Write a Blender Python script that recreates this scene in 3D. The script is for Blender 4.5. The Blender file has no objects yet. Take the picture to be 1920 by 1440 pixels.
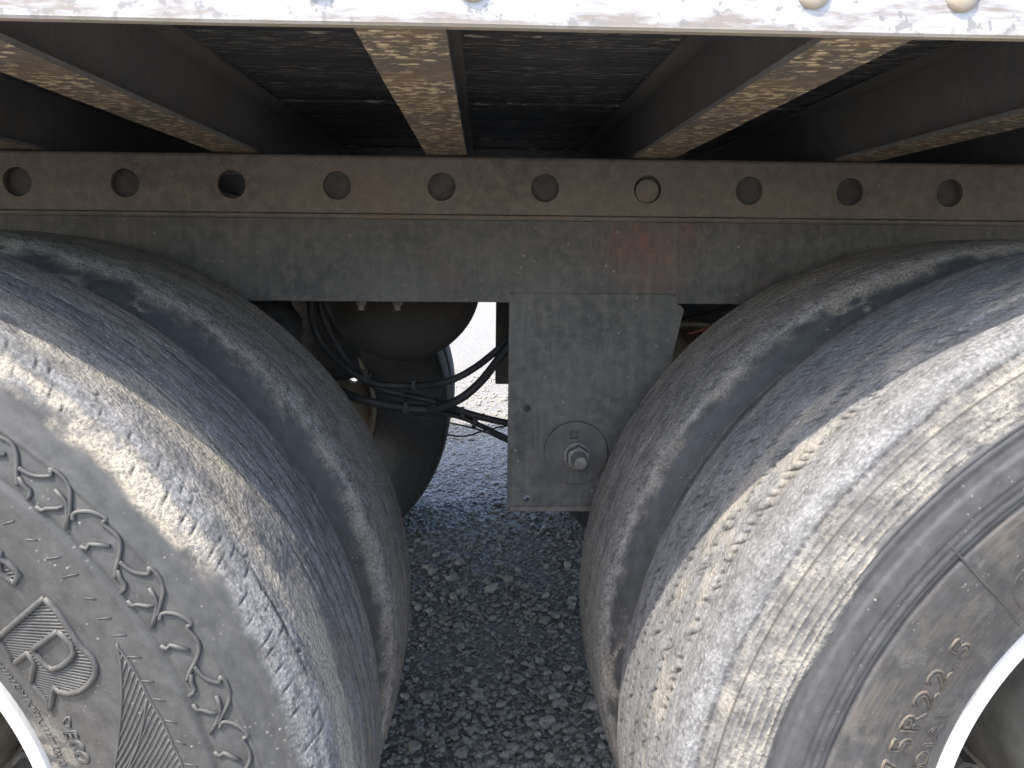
import bpy, bmesh, math, random
import numpy as np
from mathutils import Vector, Matrix
from mathutils.geometry import tessellate_polygon
random.seed(7); rng = np.random.default_rng(7)
S = bpy.context.scene
COL = S.collection

# ---------------------------------------------------------------- camera
CAM_H = 0.9596
PITCH, YAW, ROLL = 0.1629, 0.0372, 0.0096
fw = Vector((math.sin(YAW)*math.cos(PITCH), math.cos(YAW)*math.cos(PITCH), -math.sin(PITCH)))
rt0 = Vector((math.cos(YAW), -math.sin(YAW), 0)); up0 = rt0.cross(fw)
rt = math.cos(ROLL)*rt0 + math.sin(ROLL)*up0
up = -math.sin(ROLL)*rt0 + math.cos(ROLL)*up0
cd = bpy.data.cameras.new('camera'); cam = bpy.data.objects.new('camera', cd); COL.objects.link(cam)
cd.sensor_fit = 'HORIZONTAL'; cd.sensor_width = 36; cd.lens = 1492.12/1920*36
cd.clip_start = 0.02; cd.clip_end = 2000
M = Matrix((rt, up, -fw)).transposed().to_4x4(); M.translation = (0, 0, CAM_H)
cam.matrix_world = M
S.camera = cam

# ---------------------------------------------------------------- sky, sun, exposure
SUN = Vector((-0.45, -0.424, 1.0)).normalized()
w = bpy.data.worlds.new('World'); S.world = w; w.use_nodes = True
wn = w.node_tree.nodes; wl = w.node_tree.links
bg = wn.get('Background') or wn.new('ShaderNodeBackground')
out = wn.get('World Output') or wn.new('ShaderNodeOutputWorld')
sky = wn.new('ShaderNodeTexSky'); sky.sky_type = 'NISHITA'; sky.sun_disc = False
sky.sun_elevation = math.asin(SUN.z); sky.sun_rotation = math.atan2(SUN.x, SUN.y) % (2*math.pi)
sky.air_density = 1.0; sky.dust_density = 2.4; sky.ozone_density = 1.0
wl.new(sky.outputs[0], bg.inputs[0]); bg.inputs[1].default_value = 0.15
wl.new(bg.outputs[0], out.inputs[0])
sd = bpy.data.lights.new('sun', 'SUN'); sd.energy = 2.0; sd.angle = math.radians(0.55); sd.color = (1.0, 0.90, 0.76)
so = bpy.data.objects.new('sun', sd); COL.objects.link(so)
so.rotation_euler = SUN.to_track_quat('Z', 'Y').to_euler(); so.location = SUN*20
S.view_settings.view_transform = 'Standard'; S.view_settings.look = 'None'
S.view_settings.exposure = 2.25; S.view_settings.gamma = 1.0
S.view_settings.use_curve_mapping = False
S.render.engine = 'CYCLES'
S.cycles.max_bounces = 6; S.cycles.diffuse_bounces = 4

# ---------------------------------------------------------------- helpers
def tag(o, label=None, cat=None, group=None, kind=None):
    if label: o['label'] = label
    if cat: o['category'] = cat
    if group: o['group'] = group
    if kind: o['kind'] = kind
    return o

def link(name, me, mat, parent=None, loc=None, smooth=False):
    o = bpy.data.objects.new(name, me); COL.objects.link(o)
    if mat is not None and len(me.materials) == 0: me.materials.append(mat)
    if parent: o.parent = parent
    if loc is not None: o.location = loc
    if smooth: me.polygons.foreach_set('use_smooth', [True]*len(me.polygons))
    return o

class MB:
    def __init__(s): s.v = []; s.f = []
    def add(s, v, f):
        n = len(s.v); s.v += [tuple(p) for p in v]; s.f += [tuple(i+n for i in q) for q in f]; return s
    def box(s, a, b):
        x0, y0, z0 = a; x1, y1, z1 = b
        return s.add([(x0,y0,z0),(x1,y0,z0),(x1,y1,z0),(x0,y1,z0),(x0,y0,z1),(x1,y0,z1),(x1,y1,z1),(x0,y1,z1)],
              [(0,3,2,1),(4,5,6,7),(0,1,5,4),(1,2,6,5),(2,3,7,6),(3,0,4,7)])
    def tube(s, pts, r, n=10, cap=True):
        P = [Vector(p) for p in pts]; rings = []
        for i, p in enumerate(P):
            t = (P[min(i+1, len(P)-1)]-P[max(i-1, 0)]).normalized()
            a = t.orthogonal().normalized() if i == 0 else (a - t*a.dot(t)).normalized()
            b = t.cross(a)
            rr = r[i] if isinstance(r, (list, tuple)) else r
            rings.append([p+rr*(math.cos(2*math.pi*k/n)*a+math.sin(2*math.pi*k/n)*b) for k in range(n)])
        v = [q for R in rings for q in R]; f = []
        for i in range(len(P)-1):
            for k in range(n): f.append((i*n+k, i*n+(k+1)%n, (i+1)*n+(k+1)%n, (i+1)*n+k))
        if cap: f += [tuple(range(n))[::-1], tuple(range((len(P)-1)*n, len(P)*n))]
        return s.add(v, f)
    def lathe_y(s, prof, n=64, close=False):      # prof: (r, y) revolved round the y axis
        v = [(r*math.cos(2*math.pi*k/n), y, r*math.sin(2*math.pi*k/n)) for r, y in prof for k in range(n)]
        f = []; m = len(prof)
        for i in range(m-1 if not close else m):
            j = (i+1) % m
            for k in range(n): f.append((i*n+k, i*n+(k+1)%n, j*n+(k+1)%n, j*n+k))
        return s.add(v, f)
    def plate(s, outline, holes, y0, y1):         # xz outline with holes, thickness along y
        loops = [outline]+holes
        vs = [[Vector((x, z, 0)) for x, z in L] for L in loops]
        tri = tessellate_polygon(vs); flat = [p for L in loops for p in L]; n = len(flat)
        v = [(x, y0, z) for x, z in flat]+[(x, y1, z) for x, z in flat]
        f = []
        for a, b, c in tri:
            f.append((a, b, c)); f.append((c+n, b+n, a+n))
        o = 0
        for L in loops:
            m = len(L)
            for i in range(m): f.append((o+i, o+(i+1) % m, o+(i+1) % m+n, o+i+n))
            o += m
        return s.add(v, f)
    def xf(s, fn): s.v = [tuple(fn(Vector(p))) for p in s.v]; return s
    def build(s, name, mat, parent=None, loc=None, smooth=False, bevel=0, angle=None):
        me = bpy.data.meshes.new(name); me.from_pydata(s.v, [], s.f)
        bm = bmesh.new(); bm.from_mesh(me); bmesh.ops.recalc_face_normals(bm, faces=bm.faces)
        bm.to_mesh(me); bm.free()
        o = link(name, me, mat, parent, loc, smooth)
        if angle is not None:
            me.polygons.foreach_set('use_smooth', [True]*len(me.polygons)); me.set_sharp_from_angle(angle=math.radians(angle))
        if bevel:
            md = o.modifiers.new('bevel', 'BEVEL'); md.width = bevel; md.segments = 2; md.limit_method = 'ANGLE'; md.angle_limit = math.radians(40)
        return o

def circ(cx, cz, r, n=24, r2=None):
    return [(cx+r*math.cos(2*math.pi*k/n), cz+(r2 or r)*math.sin(2*math.pi*k/n)) for k in range(n)]

def spline(pts, sub=6):
    P = [np.array(p, float) for p in pts]; P = [2*P[0]-P[1]]+P+[2*P[-1]-P[-2]]; o = []
    for i in range(1, len(P)-2):
        for k in range(sub):
            t = k/sub; a, b, c, d = P[i-1:i+3]
            o.append(.5*((2*b)+(c-a)*t+(2*a-5*b+4*c-d)*t*t+(3*b-a-3*c+d)*t**3))
    o.append(P[-2]); return [tuple(p) for p in o]

# ---- numpy value noise
def _h(x, y, s):
    n = (x*374761393 + y*668265263 + s*974634777) & 0xffffffff
    n = ((n ^ (n >> 13))*1274126177) & 0xffffffff
    return ((n ^ (n >> 16)) & 0xffff)/65535.0
def vn(x, y, s=0):
    x, y = np.broadcast_arrays(x, y)
    xi = np.floor(x).astype(np.int64); yi = np.floor(y).astype(np.int64)
    fx = x-xi; fy = y-yi; fx = fx*fx*(3-2*fx); fy = fy*fy*(3-2*fy)
    a = _h(xi, yi, s); b = _h(xi+1, yi, s); c = _h(xi, yi+1, s); d = _h(xi+1, yi+1, s)
    return (a*(1-fx)+b*fx)*(1-fy)+(c*(1-fx)+d*fx)*fy
def fbm(x, y, s=0, o=4):
    t = 0; a = .5; tot = 0
    for i in range(o):
        t = t+a*vn((.83*x-.56*y)*2**i+17*i, (.56*x+.83*y)*2**i+31*i, s+i*13); tot += a; a *= .55; x, y = .36*x+.93*y, -.93*x+.36*y
    return t/tot
def ss(a, b, x):
    t = np.clip((x-a)/(b-a), 0, 1); return t*t*(3-2*t)
def gs(x, w): return np.exp(-(x/w)**2)
def band(x, a, b, e): return ss(a-e, a+e, x)*(1-ss(b-e, b+e, x))

# ---------------------------------------------------------------- materials
class NT:
    def __init__(s, name):
        s.m = bpy.data.materials.new(name); s.m.use_nodes = True; s.t = s.m.node_tree
        s.b = s.t.nodes['Principled BSDF']; s.out = s.t.nodes['Material Output']
    def n(s, ty, **k):
        nd = s.t.nodes.new(ty)
        for a, v in k.items(): setattr(nd, a, v)
        return nd
    def set(s, sock, v):
        if hasattr(v, 'is_output'): s.t.links.new(v, sock)
        elif isinstance(v, (tuple, list)) and len(v) == 3 and sock.type == 'RGBA': sock.default_value = (*v, 1)
        else: sock.default_value = v
    def coord(s, kind='Object', scale=(1, 1, 1)):
        if kind == 'UV': o = s.n('ShaderNodeUVMap', uv_map='uv').outputs[0]
        else: o = s.n('ShaderNodeTexCoord').outputs[kind]
        mp = s.n('ShaderNodeMapping'); s.t.links.new(o, mp.inputs[0]); mp.inputs['Scale'].default_value = scale
        return mp.outputs[0]
    def noise(s, vec, scale, detail=4, rough=.6, dist=0):
        nd = s.n('ShaderNodeTexNoise'); s.set(nd.inputs['Vector'], vec)
        nd.inputs['Scale'].default_value = scale; nd.inputs['Detail'].default_value = detail
        nd.inputs['Roughness'].default_value = rough; nd.inputs['Distortion'].default_value = dist
        return nd.outputs[0]
    def vor(s, vec, scale, feature='F1', out=0, rnd=1):
        nd = s.n('ShaderNodeTexVoronoi', feature=feature); s.set(nd.inputs['Vector'], vec)
        nd.inputs['Scale'].default_value = scale; nd.inputs['Randomness'].default_value = rnd
        return nd.outputs[out]
    def rng(s, v, a, b, c=0., d=1.):
        nd = s.n('ShaderNodeMapRange'); s.set(nd.inputs[0], v)
        for i, x in enumerate((a, b, c, d)): s.set(nd.inputs[i+1], x)
        return nd.outputs[0]
    def math(s, op, a, b=0.):
        nd = s.n('ShaderNodeMath', operation=op); s.set(nd.inputs[0], a); s.set(nd.inputs[1], b); return nd.outputs[0]
    def mul(s, a, b): return s.math('MULTIPLY', a, b)
    def addn(s, a, b): return s.math('ADD', a, b)
    def mix(s, f, a, b):
        nd = s.n('ShaderNodeMix', data_type='RGBA'); s.set(nd.inputs[0], f); s.set(nd.inputs[6], a); s.set(nd.inputs[7], b); return nd.outputs[2]
    def bump(s, h, strength=.5, dist=.001, nrm=None):
        nd = s.n('ShaderNodeBump'); nd.inputs['Strength'].default_value = strength; nd.inputs['Distance'].default_value = dist
        s.set(nd.inputs['Height'], h)
        if nrm is not None: s.set(nd.inputs['Normal'], nrm)
        return nd.outputs[0]
    def fin(s, col, rough=.7, nrm=None, metal=0., spec=.5):
        s.set(s.b.inputs['Base Color'], col); s.set(s.b.inputs['Roughness'], rough); s.set(s.b.inputs['Metallic'], metal)
        s.b.inputs['Specular IOR Level'].default_value = spec
        if nrm is not None: s.set(s.b.inputs['Normal'], nrm)
        return s.m

def mat_tyre(name, rubber, chalk, tan, brown, crack=False):
    g = NT(name)
    at = g.n('ShaderNodeAttribute', attribute_name='mask'); sp = g.n('ShaderNodeSeparateColor'); g.t.links.new(at.outputs['Color'], sp.inputs[0])
    R, G, B, A = sp.outputs[0], sp.outputs[1], sp.outputs[2], at.outputs['Alpha']
    uv = g.coord('UV'); uvs = g.coord('UV', (.55, 1, 1))
    fine = g.noise(uv, 300, 3, .7); med = g.noise(uvs, 75, 4, .65); big = g.noise(uv, 14, 2); streak = g.noise(g.coord('UV', (.12, 1, 1)), 240, 2, .6)
    pit = g.vor(g.coord('UV', (.5, 1, 1)), 150, out=0)
    # dust is broken up by its own grain
    k1 = g.addn(g.mul(g.addn(fine, med), .78), g.mul(streak, .10))
    rch = g.mul(R, g.rng(k1, .62, .96, .26, 1.15))
    rch = g.mul(rch, g.rng(big, .3, .65, .62, 1.0))
    rch = g.mul(rch, g.rng(pit, .05, .30, .40, 1.0))
    grain = g.vor(uvs, 420, out=0)
    rch = g.mul(rch, g.rng(grain, .15, .62, 1.12, .62))
    rub = g.mix(g.rng(med, .35, .7), rubber, tuple(c*1.7 for c in rubber))
    c = g.mix(g.math('MINIMUM', rch, 1.), rub, g.mix(g.rng(big, .35, .65), chalk, tuple(x*.72 for x in chalk)))
    gt = g.mul(G, g.rng(g.addn(fine, g.mul(med, .5)), .50, .88, .05, 1.15))
    if crack:
        wv = g.n('ShaderNodeVectorMath', operation='ADD'); g.t.links.new(uv, wv.inputs[0])
        ns = g.n('ShaderNodeTexNoise'); g.t.links.new(uv, ns.inputs['Vector']); ns.inputs['Scale'].default_value = 90
        sc = g.n('ShaderNodeVectorMath', operation='SCALE'); g.t.links.new(ns.outputs[1], sc.inputs[0]); sc.inputs['Scale'].default_value = .009
        g.t.links.new(sc.outputs[0], wv.inputs[1])
        ed = g.vor(wv.outputs[0], 185, 'DISTANCE_TO_EDGE')
        line = g.rng(ed, .03, .16, 1., .12)
        part = g.math('GREATER_THAN', G, .55)
        gt = g.mul(gt, g.addn(g.mul(line, .38), .62))
    c = g.mix(g.math('MINIMUM', gt, 1.), c, tan)
    c = g.mix(g.math('MINIMUM', g.mul(A, g.rng(streak, .35, .65, .1, 1.2)), 1.), c, brown)
    # small stuck specks of grit
    spk = g.vor(uv, 150, out=0); sel = g.noise(uv, 23, 3, .7)
    c = g.mix(g.mul(g.rng(g.addn(spk, g.mul(g.addn(fine, -.5), .25)), .08, .20, .75, 0.), g.rng(sel, .50, .66)), c, (.27, .25, .215))
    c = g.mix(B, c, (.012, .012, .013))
    h = g.addn(g.mul(fine, g.addn(.15, g.addn(R, G))), g.mul(g.rng(pit, 0., .25), g.mul(R, .5)))
    h = g.addn(h, g.mul(g.mul(grain, -.5), g.addn(R, G)))
    n1 = g.bump(h, .75, .0016)
    rough = g.rng(g.addn(R, G), 0., .6, .52, .92)
    return g.fin(c, rough, n1, spec=.35)

def mat_steel(name, base, alt, dust, speck=.5, rust=None, rough=.7, streaks=False, sc=1., stain=None, scol=(.24, .095, .070)):
    g = NT(name); P = g.coord('Object', (sc, sc, sc))
    a = g.noise(P, 9, 4, .65); b = g.noise(P, 60, 4, .65); f = g.noise(P, 420, 3, .6)
    c = g.mix(g.rng(a, .35, .65), base, alt)
    c = g.mix(g.mul(g.rng(b, .42, .72), .65), c, dust)
    if rust is not None: c = g.mix(g.mul(g.rng(g.noise(P, 5, 5, .6), .55, .72), .7), c, rust)
    if stain is not None:                       # an old smear of red paint
        d = g.n('ShaderNodeVectorMath', operation='DISTANCE'); g.t.links.new(P, d.inputs[0]); d.inputs[1].default_value = stain
        k = g.mul(g.rng(g.addn(d.outputs['Value'], g.mul(g.addn(a, -.5), .22)), .01, .085, 1., 0.), g.rng(b, .35, .7, .15, .75))
        c = g.mix(k, c, scol)
    if streaks:
        st = g.noise(g.coord('Object', (30*sc, 30*sc, 2.2*sc)), 3, 4, .6)
        c = g.mix(g.mul(g.rng(st, .52, .75), .45), c, dust)
    v = g.vor(P, 58, out=0); sel = g.noise(P, 25, 3, .7)
    c = g.mix(g.mul(g.mul(g.rng(g.addn(v, g.mul(g.addn(b, -.5), .2)), .05, .14, 1., 0.), g.rng(sel, .46, .62)), speck), c, (.34, .31, .25))
    c = g.mix(g.rng(f, .25, .8, .22, 0.), c, (.01, .01, .01))
    n1 = g.bump(g.addn(b, g.mul(f, .5)), .35, .0012)
    return g.fin(c, g.rng(b, .3, .7, rough-.12, rough+.12), n1, spec=.35)

def mat_flaky(name, base, rust, flake, amt):
    g = NT(name); P = g.coord('Object'); PS = g.coord('Object', (.75, 1.25, .75))
    a = g.noise(P, 7, 5, .6); b = g.noise(PS, 55, 6, .7); f = g.noise(P, 350, 3)
    c = g.mix(g.rng(a, .38, .62), base, rust)
    c = g.mix(g.mul(g.rng(b, .5, .62), .45), c, tuple(x*1.8 for x in base))
    bandn = g.noise(g.coord('Object', (.6, 5.5, 1)), 3.2, 3, .6)
    fl = g.mul(g.rng(g.noise(PS, 105, 4, .65), .53, .585), g.rng(bandn, .38, .54))
    c = g.mix(g.mul(fl, amt), c, flake)
    v = g.vor(PS, 55, out=0)
    c = g.mix(g.mul(g.mul(g.rng(v, .16, .24, 1., 0.), g.rng(g.noise(P, 16, 2), .42, .55)), amt), c, tuple(x*1.15 for x in flake))
    return g.fin(c, .8, g.bump(g.addn(b, fl), .5, .0015), spec=.3)

def mat_deck():
    g = NT('deck_planks'); P = g.coord('Object'); PS = g.coord('Object', (.18, 3.2, 1))
    gr = g.noise(PS, 45, 5, .6); a = g.noise(P, 5, 3)
    c = g.mix(g.rng(gr, .35, .7), (.070, .072, .077), (.145, .146, .15))
    fl = g.mul(g.rng(g.noise(g.coord('Object', (.30, 2.6, 1)), 95, 4, .6), .565, .61), g.rng(g.noise(g.coord('Object', (.25, 6, 1)), 3.1, 3), .42, .52))
    c = g.mix(g.mul(fl, .85), c, (.55, .51, .44))
    return g.fin(c, .8, g.bump(gr, .4, .001), spec=.3)

def mat_rail():
    g = NT('white_rail'); P = g.coord('Object'); PS = g.coord('Object', (.3, 1, 1.6))
    gm = g.n('ShaderNodeNewGeometry'); sx = g.n('ShaderNodeSeparateXYZ'); g.t.links.new(gm.outputs['Position'], sx.inputs[0])
    low = g.rng(sx.outputs[2], 1.096, 1.122, 1., 0.)
    sm = g.noise(PS, 24, 6, .68); fine = g.noise(P, 260, 4, .6); spk = g.noise(P, 120, 3, .6)
    c = g.mix(g.rng(g.noise(PS, 9, 4), .4, .65, 0., .5), (.33, .332, .342), (.25, .255, .27))
    d1 = g.rng(g.addn(sm, g.mul(low, .16)), .60, .68)
    c = g.mix(g.mul(d1, .85), c, (.17, .14, .115))
    c = g.mix(g.mul(g.rng(g.addn(spk, g.mul(low, .10)), .64, .70), .8), c, (.16, .155, .15))
    c = g.mix(g.rng(sx.outputs[2], 1.0960, 1.1000, .85, 0.), c, g.mix(fine, (.30, .25, .19), (.42, .37, .29)))
    return g.fin(c, .45, g.bump(fine, .15, .0006), spec=.5)

def mat_paint(name, col, rust, amt, rough=.45):
    g = NT(name); P = g.coord('Object')
    a = g.noise(P, 16, 6, .65); b = g.noise(P, 130, 4)
    c = g.mix(g.mul(g.rng(a, .5, .66), amt), col, rust)
    c = g.mix(g.rng(b, .6, .72, 0., .35), c, (.30, .25, .19))
    return g.fin(c, rough, g.bump(b, .15, .0008))

def mat_plain(name, c1, c2, scale=40, rough=.6, metal=0., spec=.4):
    g = NT(name); P = g.coord('Object'); b = g.noise(P, scale, 5, .6)
    return g.fin(g.mix(g.rng(b, .35, .68), c1, c2), rough, g.bump(b, .25, .0008), metal, spec)

def mat_ground():
    g = NT('gravel_ground'); P = g.coord('Object')
    a = g.noise(P, .9, 4); b = g.noise(P, 60, 5, .65)
    v = g.n('ShaderNodeTexVoronoi'); g.set(v.inputs['Vector'], P); v.inputs['Scale'].default_value = 62
    vc = g.n('ShaderNodeSeparateColor'); g.t.links.new(v.outputs['Color'], vc.inputs[0])
    st = g.rng(v.outputs['Distance'], .25, .62, 1., 0.)
    c = g.mix(g.rng(b, .35, .7), (.13, .124, .114), (.21, .199, .180))
    stone = g.mix(vc.outputs[0], (.215, .200, .172), (.365, .332, .275))
    c = g.mix(g.mul(st, g.rng(vc.outputs[1], .25, .5)), c, stone)
    c = g.mix(g.rng(a, .55, .75, 0., .35), c, (.31, .265, .20))
    return g.fin(c, .66, g.bump(g.addn(st, g.mul(b, .5)), .9, .006), spec=.45)

def mat_stone(name, attr):
    g = NT(name); P = g.coord('Object')
    if attr:
        at = g.n('ShaderNodeAttribute', attribute_name='tone'); t = at.outputs['Fac']
    else:
        t = g.n('ShaderNodeObjectInfo').outputs['Random']
    c = g.mix(t, (.170, .163, .150), (.345, .330, .300))
    c = g.mix(g.mul(g.math('GREATER_THAN', g.math('FRACT', g.mul(t, 37.)), .82), .5), c, (.26, .21, .15))
    b = g.noise(P, 130, 5, .65)
    c = g.mix(g.rng(b, .35, .75, .0, .45), c, (.38, .36, .325))
    return g.fin(c, .68, g.bump(b, .4, .001), spec=.42)

MT = dict(
    tyre_lo=mat_tyre('tyre_rubber_dusty', (.042, .042, .041), (.275, .275, .28), (.345, .305, .245), (.16, .125, .095)),
    tyre_ro=mat_tyre('tyre_rubber_chalky', (.040, .040, .041), (.255, .26, .268), (.285, .26, .215), (.125, .108, .088)),
    tyre_in=mat_tyre('tyre_rubber_mud', (.036, .036, .037), (.47, .435, .40), (.36, .315, .26), (.16, .125, .095), crack=True),
    frame=mat_steel('frame_steel', (.068, .066, .065), (.112, .105, .098), (.195, .175, .152), .9, rust=(.145, .108, .090), streaks=True, stain=(.245, 1.204, .968)),
    bracket=mat_steel('bracket_steel', (.072, .070, .068), (.122, .114, .106), (.215, .193, .168), 1., rust=(.148, .112, .092), streaks=True, stain=(.148, 1.20, .640), scol=(.045, .040, .036)),
    rail=mat_steel('slider_steel', (.130, .112, .097), (.185, .155, .129), (.275, .235, .195), .7, rust=(.215, .145, .100)),
    cross=mat_flaky('crossmember_steel', (.150, .128, .105), (.23, .162, .110), (.68, .55, .36), .9),
    web=mat_steel('web_steel', (.175, .175, .178), (.215, .208, .20), (.27, .25, .225), .9, streaks=True),
    deck=mat_deck(), siderail=mat_rail(),
    wheel=mat_paint('wheel_paint', (.46, .455, .44), (.24, .15, .08), .5),
    innerwheel=mat_paint('wheel_paint_rusty', (.30, .26, .20), (.16, .08, .04), .8, .7),
    barrel=mat_paint('wheel_barrel', (.22, .18, .13), (.20, .10, .045), .9, .7),
    backing=mat_steel('pin_plate', (.060, .056, .054), (.085, .077, .070), (.14, .125, .11), .5),
    hub=mat_plain('hub_metal', (.085, .083, .072), (.15, .145, .125), 30, .55),
    dark=mat_plain('black_paint', (.030, .030, .032), (.055, .054, .053), 25, .65),
    tank=mat_steel('tank_steel', (.036, .033, .031), (.052, .047, .043), (.08, .071, .062), .4),
    hose=mat_plain('hose_rubber', (.020, .020, .022), (.045, .044, .043), 60, .6),
    bolt=mat_plain('bolt_steel', (.12, .115, .108), (.24, .225, .20), 90, .55, .35),
    copper=mat_plain('copper_red', (.30, .10, .065), (.42, .17, .10), 60, .5),
    letter=mat_plain('moulded_rubber', (.042, .042, .042), (.075, .074, .070), 50, .55),
    letter_r=mat_plain('moulded_rubber_brown', (.055, .052, .047), (.12, .10, .075), 110, .7),
    ground=mat_ground(), gravel=mat_stone('gravel_stones', True), stone=mat_stone('loose_stone', False),
    rivet=mat_paint('rivet_metal', (.36, .33, .28), (.30, .22, .12), .8, .6),
    wall=mat_plain('white_panel', (.70, .70, .70), (.78, .78, .78), 4, .4),
)
# ---- measured outlines (theta, radius) and hose routes
MOTIF = [[(0.8583, 0.4479), (0.8473, 0.4485), (0.8317, 0.4506), (0.8153, 0.4571), (0.823, 0.4601), (0.8124, 0.4618), (0.7983, 0.4615), (0.7864, 0.46), (0.7744, 0.4563), (0.7596, 0.4493), (0.7505, 0.4447)], [(0.7966, 0.4519), (0.78, 0.4511), (0.7689, 0.4501), (0.7522, 0.444), (0.7378, 0.4367)], [(0.7993, 0.4348), (0.7879, 0.4346), (0.785, 0.4379), (0.7727, 0.4431), (0.7677, 0.448)], [(0.8498, 0.4431), (0.8378, 0.4407), (0.8232, 0.4407), (0.8175, 0.4384), (0.8154, 0.4341)], [(0.7422, 0.4446), (0.7496, 0.4484), (0.7404, 0.4548), (0.7271, 0.4589), (0.7097, 0.4611), (0.7077, 0.457), (0.6807, 0.4585), (0.6647, 0.4557), (0.6511, 0.4496), (0.6413, 0.4438), (0.6276, 0.438)], [(0.7043, 0.4352), (0.6931, 0.437), (0.6969, 0.441), (0.6848, 0.4458), (0.6733, 0.45)]]
R_OUT = [(0.6743, 0.3884), (0.6699, 0.3224), (0.5967, 0.3151), (0.6031, 0.338), (0.5741, 0.3365), (0.5373, 0.3173), (0.4724, 0.3203), (0.4516, 0.3168), (0.5057, 0.3383), (0.491, 0.3393), (0.4803, 0.3476), (0.4771, 0.3591), (0.4848, 0.3708), (0.4977, 0.3806), (0.5149, 0.3858), (0.5341, 0.3871), (0.5593, 0.3844), (0.5995, 0.3861), (0.639, 0.3886)]
R_IN = [(0.6084, 0.3775), (0.6041, 0.3455), (0.5746, 0.3449), (0.5589, 0.3449), (0.5445, 0.3483), (0.5424, 0.3578), (0.5475, 0.371), (0.5567, 0.3771), (0.5756, 0.3796)]
E_OUT = [(0.7914, 0.392), (0.7858, 0.3871), (0.7674, 0.3887), (0.7362, 0.3879), (0.7314, 0.379), (0.7658, 0.3779)]
LEAF = [(0.4264, 0.3309), (0.4144, 0.3231), (0.4037, 0.322), (0.399, 0.3278), (0.4223, 0.3329)]
FAN = [(0.5321, 0.4099), (0.495, 0.4033), (0.4387, 0.3903), (0.3784, 0.3752), (0.3082, 0.358), (0.1962, 0.3342), (0.1947, 0.4072), (0.2804, 0.4096), (0.3147, 0.4089), (0.3634, 0.4092), (0.4161, 0.4079), (0.4611, 0.4092), (0.5246, 0.4091)]
VEIN = [[(0.4142, 0.4061), (0.3766, 0.396), (0.3312, 0.3823), (0.2798, 0.3641), (0.2345, 0.3495)], [(0.4136, 0.4069), (0.3631, 0.3952), (0.2782, 0.3769), (0.2285, 0.3672)]]
SEAM = [(2.4077, 0.4256), (2.4117, 0.405), (2.4155, 0.3753), (2.4147, 0.3242), (2.4184, 0.2938)]
CIRC = [(2.3312, 0.3542), (2.3583, 0.3507), (2.3799, 0.3405), (2.3877, 0.3247), (2.3849, 0.3078)]
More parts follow.
